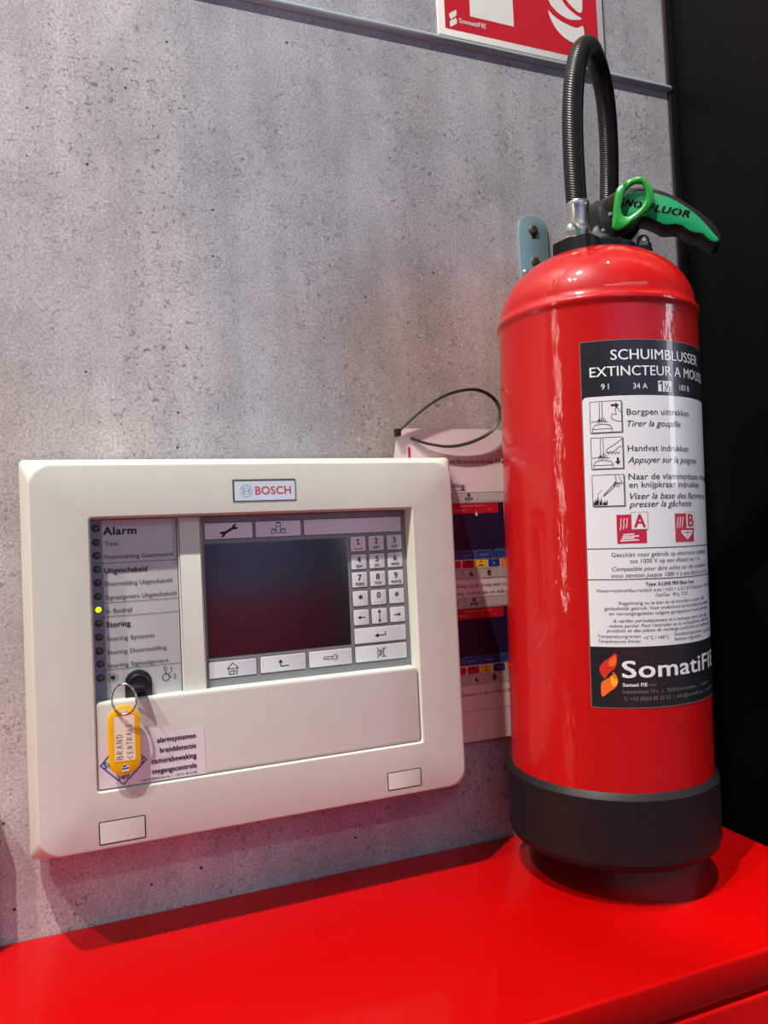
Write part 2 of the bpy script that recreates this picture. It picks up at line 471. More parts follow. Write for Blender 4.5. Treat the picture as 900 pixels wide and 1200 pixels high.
# ------------------------------------------------------------------ the setting
b = MB(); b.box(-1900, 0, -900, 676, 20, 2400, 'concrete'); b.box(676, 0, -900, 678.6, 20, 2400, 'edge'); struct(b.build('wall_back'))
b = MB(); b.box(678.6, -3, -900, 690.8, 20, 2400, 'black_trim', 1.0); struct(b.build('trim_1'))
b = MB(); b.box(690.8, -330, -900, 760, 20, 2400, 'black_wall'); struct(b.build('wall_right'))
b = MB(); b.box(-3500, -4200, -920, 3500, 20, -900, 'floor'); struct(b.build('floor'))
b = MB(); b.box(-3500, -4220, -900, 3500, -4200, 20, 'booth'); b.box(-3500, -4220, 20, 3500, -4200, 3000, 'hall'); struct(b.build('wall_front'))

b = MB(); b.box(-190, -16, 0.4, -88, -0.5, 112, 'alu', 2.0); struct(b.build('shadow_block'))  # unseen block left of the view, added to cast its shadow on the wall

# ------------------------------------------------------------------ red steel cabinet
cab = thing('steel_cabinet', 'glossy red steel cabinet under the extinguisher and white panel', 'cabinet', (0, -137, -900))
OC = (0, -137, -900)
b = MB(); b.box(-900, -274.5, -27.5, 613, -0.5, 0, 'red_steel', 3.0); b.build('cabinet_top', cab, off=OC)
b = MB(); b.box(-895, -262, -880, 608, -2, -27.5, 'red_front', 1.5); b.build('cabinet_body', cab, off=OC)
for x0, x1 in ((-893, -144), (-141, 606)):
    b = MB(); b.box(x0, -276, -330, x1, -262, -31, 'red_front', 2.5); dr = b.build('drawer', cab, off=OC)
    b = MB(); b.box((x0 + x1) / 2 - 60, -282, -185, (x0 + x1) / 2 + 60, -276, -172, 'nickel', 2); b.build('handle', dr, off=OC)
    for z0, z1 in ((-630, -334), (-878, -634)):
        b = MB(); b.box(x0, -276, z0, x1, -262, z1, 'red_front', 2.5); dr = b.build('drawer', cab, off=OC)
        b = MB(); b.box((x0 + x1) / 2 - 60, -282, (z0 + z1) / 2 - 6, (x0 + x1) / 2 + 60, -276, (z0 + z1) / 2 + 6, 'nickel', 2); b.build('handle', dr, off=OC)
b = MB(); b.box(-880, -240, -900, 595, -10, -880, 'slot'); b.build('plinth', cab, off=OC)

# ------------------------------------------------------------------ round rail across the wall, sign standing on it
b = MB(); HR = [(-0.2, 863.2)] + [(-0.6 - 4.4 * math.sin(a * PI / 14), 867.5 - 4.3 * math.cos(a * PI / 14)) for a in range(15)] + [(-0.2, 871.8)]
b.T = lambda u, v, t: (t, u, v); b.loops([(HR, -900), (HR, 680.5), (inset(HR, -1.2) if False else inset(HR, 1.0), 682.0)], 'alu')
tag(b.build('metal_rail'), 'thin round metal rail running across the top of the concrete wall', 'rail')


def s_flame(b, x0, z0, x1, z1, t, m1, m2):
    """two curved blades of the flame mark in a box"""
    f = lambda pl: [(x0 + u * (x1 - x0), z0 + v * (z1 - z0)) for u, v in pl]
    up = catmull([(0.92, 1.0), (0.50, 0.88), (0.14, 0.76), (0.02, 0.62), (0.12, 0.50), (0.30, 0.42), (0.52, 0.55), (0.82, 0.66), (0.95, 0.78)], 5, True)
    lo = catmull([(0.13, 0.0), (0.55, 0.13), (0.88, 0.24), (0.98, 0.37), (0.90, 0.50), (0.72, 0.575), (0.70, 0.50), (0.42, 0.42), (0.12, 0.33), (0.06, 0.18)], 5, True)
    b.poly(f(up), t, m1); b.poly(f(lo), t, m2)


sg = thing('fire_sign', 'square red and white fire extinguisher sign standing on the metal rail', 'sign', (473, 0, 872))
OS = (473, 0, 872)
b = MB(); b.prism(rrect(362, 872.2, 583, 1093, 1.2, 3), 0.3, 3.0, 'sign_white', 0.5); b.build('sign_board', sg, off=OS)
b = MB(); t = 3.08
b.poly(rrect(370.5, 880.5, 574.5, 1084.5, 0.5, 2), t, 'sign_red'); t = 3.2
# extinguisher pictogram
b.poly([(402, 900), (458, 900), (458, 1000), (452, 1016), (440, 1024), (420, 1024), (408, 1016), (402, 1000)], t, 'sign_white')
b.rect(422, 1022, 438, 1040, t, 'sign_white'); b.stroke([(430, 1038), (470, 1056)], 7, t, 'sign_white'); b.stroke([(430, 1042), (398, 1034), (388, 1006), (388, 960)], 7, t, 'sign_white')
# flames
b.poly(catmull([(505.9, 929.5), (508.2, 920.5), (516.0, 908.5), (527.6, 900.3), (541, 897), (553.2, 898.6), (553.7, 919.5), (545, 916.6), (535.9, 917.1), (521.6, 920.4), (512.0, 925.0)], 5, True), t, 'sign_white')
b.poly(catmull([(503, 952), (507.3, 941), (512.1, 934.6), (522.1, 928.0), (536.4, 924.8), (552.3, 928.9), (542, 933.2), (530.1, 940.8), (524, 952), (524, 975), (512, 965)], 5, True), t, 'sign_white')
b.poly(catmull([(528, 975), (530, 952), (538, 942), (552.5, 937), (553.5, 965), (546, 990), (538, 1010), (540, 990)], 5, True), t, 'sign_white')
s_flame(b, 375.6, 883.0, 385.5, 903.5, t, 'sign_white', 'sign_white')
b.text('SomatiFIE', 388.0, 421.5, 889.8, 5.4, t, 'sign_white', bold=0.02)
b.build('sign_face', sg, off=OS)

# ------------------------------------------------------------------ zinc wall bracket
bk = thing('wall_bracket', 'galvanised steel wall bracket with rounded top behind the extinguisher shoulder', 'bracket', (469, 0, 480))
OB = (469, 0, 480)
b = MB(); out = rrect(450.2, 480, 488.2, 672, 0.6, 2)
out = [(450.2, 480), (488.2, 480), (488.2, 664)] + [(469.2 + 23 * math.sin(math.radians(a)), 659.5 + 23 * math.cos(math.radians(a))) for a in range(52, -53, -8)] + [(450.2, 664)]
b.prism(out, 0.2, 3.0, 'zinc', 0.5); b.build('bracket_plate', bk, off=OB)
b = MB(); b.poly([(464.2, 668), (463.0, 664), (466.5, 658.5), (466.7, 655.5), (471.6, 655.5), (471.8, 658.5), (475.2, 664), (474, 668)], 3.05, 'slot'); b.build('keyhole', bk, off=OB)
for z in (666, 629.5):
    b = MB(); AX = lambda u, v, t, z=z: (469.2 + u, -3 - t, z + v)
    b.lathe([(5.2, 0), (5.4, 0.8), (5.0, 1.8), (3.6, 2.5), (2.6, 2.6), (0, 2.6)], 'brass', 20, axis=AX)
    b.stroke([(467, z + 2.0), (471.4, z - 2.0)], 1.5, 5.65, 'slot'); b.stroke([(467.2, z - 2.2), (471.2, z + 2.2)], 1.5, 5.66, 'slot')
    b.build('screw', bk, off=OB)
b = MB(); AX = lambda u, v, t: (455.5 + u, -3 - t, 615.5 + v)
b.lathe([(4.0, 0), (3.9, 2), (2.8, 3.6), (1.2, 4.4), (0, 4.6)], 'nickel', 18, axis=AX); b.build('rivet', bk, off=OB)
# hook arm reaching from the wall to the shoulder of the cylinder
b = MB(); b.box(474, -30, 505, 486, -3, 508.5, 'zinc', 0.6); b.box(474, -33, 500, 486, -30, 514, 'zinc', 0.6); b.build('hook', bk, off=OB)

# ------------------------------------------------------------------ instruction sheet behind the panel, and its cable tie
sh = thing('instruction_sheet', 'pinkish laminated instruction sheet half hidden behind the white panel', 'paper sheet', (390, 0, 106))
OH = (390, 0, 106)
SHT = lambda u, v, t: (u, -5.5 - t - 0.4 * math.sin(max(0, min(1, (v - 106) / 332)) * PI), v)
b = MB(SHT)
out = [(283, 106.5), (500, 106.5), (500, 436), (290.5, 437.8), (282.4, 407)]
ox = [283 + i * 217 / 14 for i in range(15)]
rows = [106.5 + i * 33.1 for i in range(11)]
vs = []; fs = []
for zi, z in enumerate(rows):
    for xi, x in enumerate(ox):
        xl = 283 if z < 400 else 283 + (z - 400) * 0.19
        vs.append((xl + (500 - xl) * xi / 14, z, 0.0))
for zi in range(10):
    for xi in range(14):
        k = zi * 15 + xi; fs.append((k, k + 1, k + 16, k + 15))
b.add(vs, fs, 'sheet'); b.add([(x, z, -0.6) for x, z, q in vs], fs, 'sheet')
b.build('sheet', sh, off=OH, recalc=False)
b = MB(SHT); t = 0.25
b.rect(300.6, 395, 303.2, 418, t, 'sheet_red')
b.text('Handboek/Brandcentrale FPA-1200', 322.5, 433, 400.2, 4.4, t, 'ink', bold=0.01)
b.text('Brandmelding:', 316.8, 365.2, 374.2, 5.6, t, 'ink', bold=0.012); b.rect(316.8, 371.6, 365.5, 372.2, t, 'ink')
for z0, dz in ((0, 0), (-111.8, 0)):
    o = z0
    b.rect(300, 358.0 + o, 500, 369.5 + o, t, 'sheet_grey')
    b.frame(340, 359.2 + o, 357.2, 369.5 + o, 0.35, t + .1, 'sheet_line'); b.frame(359, 359.2 + o, 378.5, 369.5 + o, 0.35, t + .1, 'sheet_line'); b.frame(380.5, 359.2 + o, 440, 369.5 + o, 0.35, t + .1, 'sheet_line')
    b.stroke([(341, 361 + o), (348.5, 361.2 + o)], 0.8, t + .15, 'ink'); b.poly([(346.5, 363 + o), (349, 363 + o), (349, 368 + o)], t + .15, 'ink')
    for i in (-1, 0, 1): b.rect(368.4 + i * 3.4 - 1.3, 361 + o, 368.4 + i * 3.4 + 1.3, 363.8 + o, t + .15, 'ink_soft')
    b.rect(366.6, 364.4 + o, 370.2, 368.6 + o, t + .15, 'ink_soft')
    b.rect(310, 298.0 + o, 410, 358.0 + o, t, 'navy')
    b.poly(rrect(312, 346.6 + o, 403.4, 357.4 + o, 1.4, 3), t + .1, 'sheet_red')
    b.text('1 Brandmelding   Alarm 1 / 1', 356, 388, 354.2 + o, 1.3, t + .2, 'sheet_grey'); b.text('Hoofdgebouw', 349, 363, 349.8 + o, 1.3, t + .2, 'sheet_grey'); b.text('(1)', 391, 394, 349.9 + o, 1.2, t + .2, 'sheet_grey')
    for x0 in (331, 352.2, 373.2, 395.2):
        bb = rrect(x0, 297.8 + o, x0 + 20, 307.2 + o, 1.6, 3); b.poly(bb, t + .1, 'sheet_blue'); b.ring(bb, inset(bb, 0.35), t + .15, 'bezel')
        if x0 < 390: b.text('Groep 00', x0 + 5, x0 + 15, 301.6 + o, 1.5, t + .2, 'sheet_grey')
    for x0, x1, m in ((332, 340, 'sheet_red'), (341, 354.8, 'sheet_red'), (356.6, 370.4, 'sheet_red'), (371.8, 385.6, 'sheet_yel'), (387.6, 401.6, 'sheet_blue'), (403, 409.5, 'fl_or')):
        b.poly(rrect(x0, 288.9 + o, x1, 296.8 + o, 1.2, 3), t + .1, m)
    b.rect(362, 294.2 + o, 365, 296.6 + o, t + .2, 'navy'); b.rect(376, 290.5 + o, 381.5, 291.8 + o, t + .2, 'ink'); b.rect(378, 294 + o, 379.6, 295.8 + o, t + .2, 'ink'); b.rect(393.5, 291.6 + o, 395.2, 293.6 + o, t + .2, 'sheet_grey')
    b.rect(300, 276.8 + o, 500, 288.6 + o, t, 'sheet_grey')
    for x0, x1 in ((338, 356), (357.6, 376.2), (378.2, 398.4), (405, 425)): b.frame(x0, 277.6 + o, x1, 287.4 + o, 0.35, t + .1, 'sheet_line')
    b.rect(365, 280 + o, 369.5, 282 + o, t + .15, 'blue'); b.poly([(364.4, 282 + o), (368, 282 + o), (366.2, 286 + o)], t + .15, 'ink'); b.rect(386, 279.5 + o, 390.4, 283 + o, t + .15, 'ink_soft'); b.poly([(385, 283 + o), (391.4, 283 + o), (388.2, 286.6 + o)], t + .15, 'ink')
b.poly(circ(376.4, 345.4, 1.6, 10), t + .2, 'paper'); b.rect(375.6, 345, 376.4, 348.6, t + .2, 'paper')
b.text('melding van de Groep waar hoofd', 344.5, 415, 268.2, 3.7, t, 'ink')
b.text('melding drukken zien we welk gebied', 341, 421, 260.4, 3.7, t, 'ink')
b.text('een detector in de nachthal is dit', 337, 414, 154.3, 3.6, t, 'ink')
b.rect(290, 138.2, 498, 138.7, t, 'sheet_line')
b.build('printing', sh, off=OH, recalc=False)

tie = [(291.1, -9.2, 434.5), (297.5, -9.8, 440.2), (310.8, -11.9, 451.7), (330.0, -13.6, 464.9), (349.1, -14.9, 473.7), (372.0, -15.7, 478.2), (388.2, -15.7, 475.8), (401.0, -15.3, 467.7), (406.7, -14.9, 456.5), (405.4, -14.5, 447.3), (397.6, -13.6, 435.6), (383.9, -12.8, 427.1), (364.8, -11.5, 420.5), (343.9, -10.3, 418.0), (320.1, -9.2, 421.4), (304.0, -6.4, 427.2)]
b = MB(); b.tube(catmull(tie, 6), [(0.7, -1.8), (0.7, 1.8), (-0.7, 1.8), (-0.7, -1.8)], 'tie', up=(0, 0.4, 1))
tt = tag(b.build('cable_tie'), 'looped black nylon cable tie through the corner hole of the sheet', 'cable tie')
b = MB(); b.box(285.5, -12.0, 428.5, 291.5, -6.0, 436.5, 'tie', 0.8); b.build('tie_head', tt)

# ------------------------------------------------------------------ alarm panel
KP = 0.9728       # the panel stands 19 mm off the wall on its back box
pn = thing('fire_alarm_panel', 'off-white fire alarm control panel with dark screen and keypad on the wall', 'alarm panel', (140 * KP, -19, 325 - 259 * KP)); pn.scale = (KP, KP, KP)
OP = (140, 0, 66)
b = MB()
n = 8
L0 = rrect(-64.8, 63.3, 351.6, 407.9, 4, n)
seq = [(L0, -12.2), (rrect(-65.2, 62.9, 352.0, 408.3, 4, n), -10.0), (rrect(-64.6, 63.6, 351.0, 407.6, 5, n), -2.0), (rrect(-54.6, 79.4, 328.2, 398.6, 15, n), 46.2), (rrect(-54.0, 80.2, 327.4, 398.0, 16, n), 48.4), (rrect(-53.0, 81.2, 326.2, 397.0, 16, n), 49.8), (rrect(-51.6, 82.6, 324.8, 395.6, 16, n), 50.2),
       (rrect(-9.6, 126.4, 284.0, 354.0, 3.2, n), 50.2), (rrect(-8.9, 127.0, 283.4, 353.4, 2.6, n), 49.7), (rrect(-8.4, 127.6, 282.9, 352.9, 2.2, n), 48.6), (rrect(-8.0, 128.4, 280.6, 351.6, 2.0, n), 29.0)]
b.loops(seq, 'cream', cap0=True, cap1=True)
b.box(-30, -7.0, 100, 275, 19.2, 380, 'cream')
b.build('housing', pn, smooth=35, off=OP)
# maker's plate let into the frame
b = MB(); A = rrect(110.8, 363.2, 168.2, 383.0, 1.0, 3)
b.ring(inset(A, -0.9), A, 50.35, 'cream'); b.prism(A, 50.25, 50.6, 'bezel_line', 0.1); B = rrect(112.4, 364.0, 167.4, 381.2, 0.6, 3); b.poly(B, 50.7, 'badge')
for r0, r1 in ((5.5, 5.0), (3.0, 2.6)): b.ring(circ(123.0, 372.7, r0, 28), circ(123.0, 372.7, r1, 28), 50.8, 'badge_ring')
b.rect(120.3, 372.4, 125.7, 373.0, 50.8, 'badge_ring'); b.rect(119.8, 369.6, 120.4, 375.8, 50.8, 'badge_ring'); b.rect(125.6, 369.6, 126.2, 375.8, 50.8, 'badge_ring')
b.text('BOSCH', 131.0, 163.4, 369.5, 7.0, 50.8, 'badge_red', bold=0.025)
b.build('name_badge', pn, off=OP)
# two latch covers
for x0, z0, x1, z1 in ((-8.8, 84.4, 27.9, 103.4), (244.8, 86.9, 279.6, 104.0)):
    b = MB(); A = rrect(x0, z0, x1, z1, 1.0, 3)
    b.ring(A, inset(A, 0.9), 50.32, 'slot'); b.prism(inset(A, 1.0), 50.0, 50.45, 'cream', 0.15); b.build('latch_cover', pn, off=OP)
# flap under the display
b = MB(); A = rrect(-8.3, 128.2, 281.4, 199.4, 3.0, 6)
b.prism(A, 29.5, 48.4, 'cream2', 1.6); flap = b.build('flap', pn, off=OP)
st = MB(); t = 48.6
st.rect(-7.6, 129.2, 78.6, 169.2, t, 'paper'); t = 48.8
D = [(11.7, 170.0), (31.2, 148.2), (11.5, 128.9), (-7.0, 148.2)]
D = [(11.7, 168.8), (31.0, 148.2), (11.5, 129.8), (-6.6, 148.2)]
st.ring(D, inset(D, 1.0), t, 'blue')
st.text('SO', -3.6, 5.2, 145.8, 4.8, t, 'blue', bold=0.03); st.text('D', 24.2, 27.8, 145.6, 5.0, t, 'blue', bold=0.03)
st.text('24/7', 7.4, 16.2, 134.9, 3.0, t, 'ink', bold=0.03)
for s, x0, z in (('alarmsystemen', 39.5, 161.0), ('branddetectie', 41.4, 152.4), ('camerabewaking', 34.5, 144.0), ('toegangscontrole', 34.2, 135.6)):
    st.text(s, x0, 71.0, z, 4.2, t, 'ink', bold=0.035)
st.text('support@domein.be  |  +32 51 48 63 86', 25.3, 71.2, 130.9, 1.9, t, 'blue', bold=0.015)
st.build('sticker', flap, off=OP, recalc=False)
# LED strip
b = MB(); b.prism(rrect(-8.0, 196.5, 62.4, 351.4, 0.6, 3), 29.2, 35.8, 'ledplate', 0.3)
t = 36.0
b.rect(-7.6, 199.5, 1.2, 351.0, t, 'ledstrip'); t = 36.1
for z in (314.5, 280.9, 269.1, 224.2): b.rect(-7.8, z - 0.22, 62.2, z + 0.22, t, 'ink_soft')
for s, x0, x1, z, cap, m, bd in (('Alarm', 2.3, 29.0, 338.6, 6.6, 'ink', .035), ('Test', 2.9, 14.2, 329.2, 3.7, 'ink_soft', .01), ('Doormelding Geactiveerd', 2.3, 58.9, 317.9, 3.7, 'ink_soft', .008),
                             ('Uitgeschakeld', 2.3, 36.8, 306.0, 4.4, 'ink', .03), ('Doormelding Uitgeschakeld', 2.3, 57.3, 295.2, 3.7, 'ink_soft', .008), ('Signaalgevers Uitgeschakeld', 2.3, 60.6, 283.6, 3.7, 'ink_soft', .008),
                             ('In Bedrijf', 2.2, 23.8, 272.0, 3.7, 'ink_soft', .01), ('Storing', 2.3, 21.5, 260.2, 4.4, 'ink', .035), ('Storing Systeem', 2.3, 40.7, 248.6, 3.6, 'ink_soft', .01),
                             ('Storing Doormelding', 2.4, 50.6, 237.2, 3.6, 'ink_soft', .01), ('Storing Signaalgevers', 2.1, 51.8, 226.0, 3.6, 'ink_soft', .01)):
    b.text(s, x0, x1, z, cap, t, m, bold=bd)
b.poly(circ(6.1, 217.4, 2.0, 16), t, 'ink')
for i in range(12):
    a = i * PI / 6; b.stroke([(6.1 + 3.1 * math.cos(a), 217.4 + 3.1 * math.sin(a)), (6.1 + 4.3 * math.cos(a), 217.4 + 4.3 * math.sin(a))], 0.5, t, 'ink')
b.ring(circ(49.3, 212.9, 3.2, 20), circ(49.3, 212.9, 2.6, 20), t, 'ink'); b.stroke([(49.3, 216), (49.3, 217.4)], 0.9, t, 'ink'); b.stroke([(51.6, 215.2), (52.8, 216.3)], 0.6, t, 'ink'); b.stroke([(52.4, 213), (53.6, 213)], 0.9, t, 'ink')
b.text('0', 47.6, 50.4, 218.6, 4.0, t, 'ink_soft'); b.stroke([(53.2, 220.0), (54.3, 220.9), (54.3, 217.0)], .55, t, 'ink_soft'); b.text('2', 55.2, 58.0, 211.2, 4.0, t, 'ink_soft')
strip = b.build('indicator_strip', pn, off=OP)
for i, z in enumerate((344.3, 332.7, 321.4, 309.8, 298.3, 286.8, 275.5, 264.0, 252.3, 240.8, 229.8, 218.2)):
    lb = MB(); AX = lambda u, v, t, z=z: (-3.6 + u, -36.0 - t, z + v)
    lb.lathe([(3.2, 0), (3.2, 0.4), (2.7, 0.6), (2.6, 0.3)], 'led_rim', 20, axis=AX)
    lb.lathe([(2.55, 0.1), (2.3, 0.9), (1.6, 1.5), (0.8, 1.75), (0, 1.8)], 'led_on' if i == 6 else 'led_off', 20, axis=AX)
    o = lb.build('indicator_light', strip, off=OP)
    if i == 6: o['label'] = 'lit green indicator light'
# key switch
ks = MB(); out = [(15.4, 198.6), (37.6, 198.6)] + [(26.5 + 11.1 * math.cos(math.radians(a)), 211.0 + 11.1 * math.sin(math.radians(a))) for a in range(0, 181, 12)]
ks.prism(out, 34, 39.2, 'key_black', 0.8)
AX = lambda u, v, t: (26.5 + u, -39.2 - t, 209.6 + v)
ks.lathe([(9.2, -1), (9.2, 0.9), (8.6, 1.4), (7.4, 1.4), (7.0, 0.6), (0, 0.6)], 'key_black', 32, axis=AX)
ks.build('key_switch', strip, off=OP)
# raised bar between strip and display
b = MB(); b.prism(rrect(63.2, 197.5, 83.6, 352.0, 0.5, 3), 29.2, 39.5, 'cream', 1.4); b.build('divider', pn, off=OP)
# display with foil keypad
b = MB(); b.prism(rrect(84.2, 197.5, 280.9, 351.6, 0.6, 3), 29.2, 32.0, 'bezel', 0.3); disp = b.build('display', pn, off=OP)
b = MB(); b.prism(rrect(86.2, 225.2, 219.9, 326.9, 0.6, 3), 31.8, 32.25, 'screen', 0.1)
b.build('screen', disp, off=OP)


def button(x0, z0, x1, z1, draw=None):
    bb = MB(); A = rrect(x0, z0, x1, z1, 1.0, 4)
    bb.ring(inset(A, -0.75), inset(A, 0.05), 32.15, 'bezel_line'); bb.prism(A, 31.8, 32.5, 'button', 0.2)
    if draw: draw(bb, (x0 + x1) / 2, (z0 + z1) / 2, 32.6)
    return bb.build('button', disp, off=OP)


def d_wrench(q, x, z, t):
    q.stroke([(x - 4.5, z - 2.4), (x + 4.5, z + 2.4)], 2.4, t, 'ink')
    for s in (-1, 1):
        cx, cz = x + s * 5.4, z + s * 3.0
        q.poly([(cx + s * a * math.cos(.49) - c * math.sin(.49), cz + s * a * math.sin(.49) + c * math.cos(.49)) for a, c in ((-2, -1.4), (0, -2.6), (2.2, -2.2), (2.4, -0.9), (0.6, -0.7), (0.6, 0.7), (2.4, 0.9), (2.2, 2.2), (0, 2.6), (-2, 1.4))], t, 'ink')


def d_house(q, x, z, t):
    q.stroke([(x - 5, z + 0.2), (x, z + 5.2), (x + 5, z + 0.2), (x - 5, z + 0.2)], 0.6, t, 'ink'); q.stroke([(x - 3.8, z), (x - 3.8, z - 5), (x + 3.8, z - 5), (x + 3.8, z)], 0.6, t, 'ink')
    q.stroke([(x - 2, z - 5), (x - 2, z - 1.6), (x + .4, z - 1.6), (x + .4, z - 5)], 0.6, t, 'ink'); q.frame(x + 1.2, z - 3.4, x + 3.0, z - 1.6, .35, t, 'ink')


def d_house_group(q, x, z, t):
    for cx, cz in ((x - 4.6, z - 2.0), (x + 4.6, z - 2.0), (x, z + 4.0)):
        q.stroke([(cx - 2, cz + 1.2), (cx - 2, cz - 2), (cx + 2, cz - 2), (cx + 2, cz + 1.2), (cx - 2, cz + 1.2)], .55, t, 'ink'); q.rect(cx - 1.8, cz + 1.3, cx + 1.8, cz + 2.0, t, 'ink')
    q.stroke([(x - 1.6, z + 1.4), (x - 2.2, z - 2.4), (x, z - 4.4), (x + 2.2, z - 2.4), (x + 1.6, z + 1.4)], .5, t, 'ink')


def d_up(q, x, z, t):
    q.stroke([(x + 5, z - 2.6), (x - 2.6, z - 2.6), (x - 2.6, z + 1)], 0.9, t, 'ink'); q.poly([(x - 4.8, z + 0.6), (x - 0.4, z + 0.6), (x - 2.6, z + 3.8)], t, 'ink')


def d_key(q, x, z, t):
    q.ring(circ(x + 4.4, z + .3, 2.8, 20), circ(x + 4.4, z + .3, 2.2, 20), t, 'ink'); q.stroke([(x + 1.6, z + 1.2), (x - 6, z + 1.2), (x - 7, z), (x - 6, z - .9), (x + 1.6, z - .9)], .6, t, 'ink'); q.poly(circ(x + 5.2, z + .3, .7, 10), t, 'ink')


def d_enter(q, x, z, t):
    q.stroke([(x + 5, z + 2.6), (x + 5, z - 0.8), (x - 3, z - 0.8)], .9, t, 'ink'); q.poly([(x - 6.2, z - .8), (x - 2.2, z + 1.3), (x - 2.2, z - 2.9)], t, 'ink')


def d_mute(q, x, z, t):
    q.stroke([(x - 4, z - 1.8), (x - 4, z + 1.8), (x - 1.6, z + 1.8), (x + 2.4, z + 4.6), (x + 2.4, z - 4.6), (x - 1.6, z - 1.8), (x - 4, z - 1.8)], .6, t, 'ink'); q.stroke([(x - 1.6, z - 1.8), (x - 1.6, z + 1.8)], .5, t, 'ink')
    q.stroke([(x - 4.4, z + 4.8), (x + 4.6, z - 4.8)], .7, t, 'ink'); q.stroke([(x - 4.4, z - 4.8), (x + 4.6, z + 4.8)], .7, t, 'ink')


def arrow(q, x, z, t, a):
    c, s = math.cos(a), math.sin(a); R = lambda u, v: (x + u * c - v * s, z + u * s + v * c)
    q.stroke([R(-3.6, 0), R(1.2, 0)], .9, t, 'ink'); q.poly([R(0.6, -1.9), R(3.6, 0), R(0.6, 1.9)], t, 'ink')


button(87.0, 330.9, 129.8, 345.4, d_wrench); button(132.8, 330.9, 175.2, 345.4, d_house_group); button(178.4, 330.9, 276.5, 345.4)
KX = ((223.6, 239.0), (242.0, 257.8), (260.9, 276.6))
KZ = (327.6, 310.3, 293.0, 275.0, 257.1)
keys = [('1', None), ('2', 'ABC'), ('3', 'DEF'), ('4', 'GHI'), ('5', 'JKL'), ('6', 'MNO'), ('7', 'PQRS'), ('8', 'TUV'), ('9', 'WXYZ'), ('*', None), ('0', '. , _'), ('#', None)]
for i, (k, sub) in enumerate(keys):
    x0, x1 = KX[i % 3]; z1 = KZ[i // 3]; z0 = z1 - 14.4

    def dk(q, x, z, t, k=k, sub=sub):
        if k == '*': q.ctext('*', x, z - 3.6, 7.0, t, 'ink', bold=0.03)
        elif k == '#': q.ctext('#', x, z + 0.2, 4.2, t, 'ink', bold=0.03)
        elif k == '1': q.stroke([(x - 1.5, z + 3.4), (x + .2, z + 4.6), (x + .2, z - 0.2)], 1.05, t, 'ink'); q.rect(x - 1.4, z - .6, x + 1.8, z + .2, t, 'ink')
        else: q.ctext(k, x, z - 0.4, 5.4, t, 'ink', bold=0.03)
        if sub and k != '0': q.ctext(sub, x, z - 5.2, 2.5, t, 'ink', bold=0.03)
        if k == '1': q.stroke([(x - 3.6, z - 3.2), (x - 3.6, z - 5), (x + 3.6, z - 5), (x + 3.6, z - 3.2)], .6, t, 'ink')
        if k == '0':
            for dx in (-3.4, -1.4, .6, 2.6, 3.6): q.rect(x + dx - .3, z - 4.6 + (dx > 0 and dx < 1) * .7, x + dx + .3, z - 4.1 + (dx > 0 and dx < 1) * .7, t, 'ink')
    button(x0, z0, x1, z1, dk)
button(223.6, 242.4, 239.0, 257.1, lambda q, x, z, t: arrow(q, x, z, t, PI))
button(242.0, 242.4, 257.8, 257.1, lambda q, x, z, t: (arrow(q, x, z + 3.0, t, PI / 2), arrow(q, x, z - 3.0, t, -PI / 2)))
button(260.9, 242.4, 276.6, 257.1, lambda q, x, z, t: arrow(q, x, z, t, 0))
button(223.6, 224.7, 276.6, 239.4, d_enter); button(223.6, 207.0, 276.6, 222.0, d_mute)
button(86.0, 207.0, 128.6, 221.4, d_house); button(132.3, 207.0, 174.7, 221.8, d_up); button(178.0, 207.0, 220.0, 221.9, d_key)

disp.location = (0, -0.003, 0)

# ------------------------------------------------------------------ key in the switch, with ring and yellow tag
ky = thing('key', 'key in the panel switch carrying a ring and handwritten yellow tag', 'key', (26 * KP, -19 - 44 * KP, 325 - 116 * KP)); ky.scale = (KP, KP, KP)
OK = (26, -44, 209)
b = MB(); b.box(20.0, -58, 206.8, 30.5, -40.6, 211.4, 'key_black', 1.2); b.build('key_bow', ky, off=OK)
rg = []
for i in range(40):
    a = 2 * PI * i / 40; rg.append((14.0 + 9.4 * math.cos(a), -58 - 3.5 * math.cos(a) + 2 * math.sin(a), 202.2 + 12.2 * math.sin(a)))
b = MB(); b.tube(rg, [(0.85 * math.cos(j * PI / 5), 0.85 * math.sin(j * PI / 5)) for j in range(10)], 'chrome', closed=True, up=(0, 1, 0)); b.build('ring', ky, off=OK)
TG = lambda u, v, t: (u, -55.0 - t, v)
cx0, cx1 = 0.6, 25.8; xc = (cx0 + cx1) / 2; rr = 12.6
outl = [(xc + rr * math.cos(math.radians(a)), 184.6 + rr * 1.0 * math.sin(math.radians(a))) for a in range(0, 181, 12)] + [(xc + rr * math.cos(math.radians(a)), 152.4 + rr * math.sin(math.radians(a))) for a in range(180, 361, 12)]
b = MB(TG); b.prism(outl, -1.6, 1.6, 'yellow', 0.9, back=True); A = rrect(5.2, 152.0, 21.4, 188.6, 0.8, 3); b.ring(inset(A, -1.0), A, 1.75, 'yellow')
b.poly(circ(xc, 193.0, 1.9, 14), 1.7, 'paper'); b.poly(circ(xc + .1, 145.6, 3.3, 20), 1.7, 'paper'); b.stroke([(xc - 2, 147.4), (xc + 1.0, 147.9)], 1.0, 1.8, 'ink'); b.stroke([(xc - 2.6, 145.4), (xc + 2.8, 145.8)], 1.0, 1.8, 'ink'); b.stroke([(xc - 1.4, 142.8), (xc + 1.6, 142.9)], .5, 1.8, 'ink')
tg = b.build('tag', ky, off=OK)
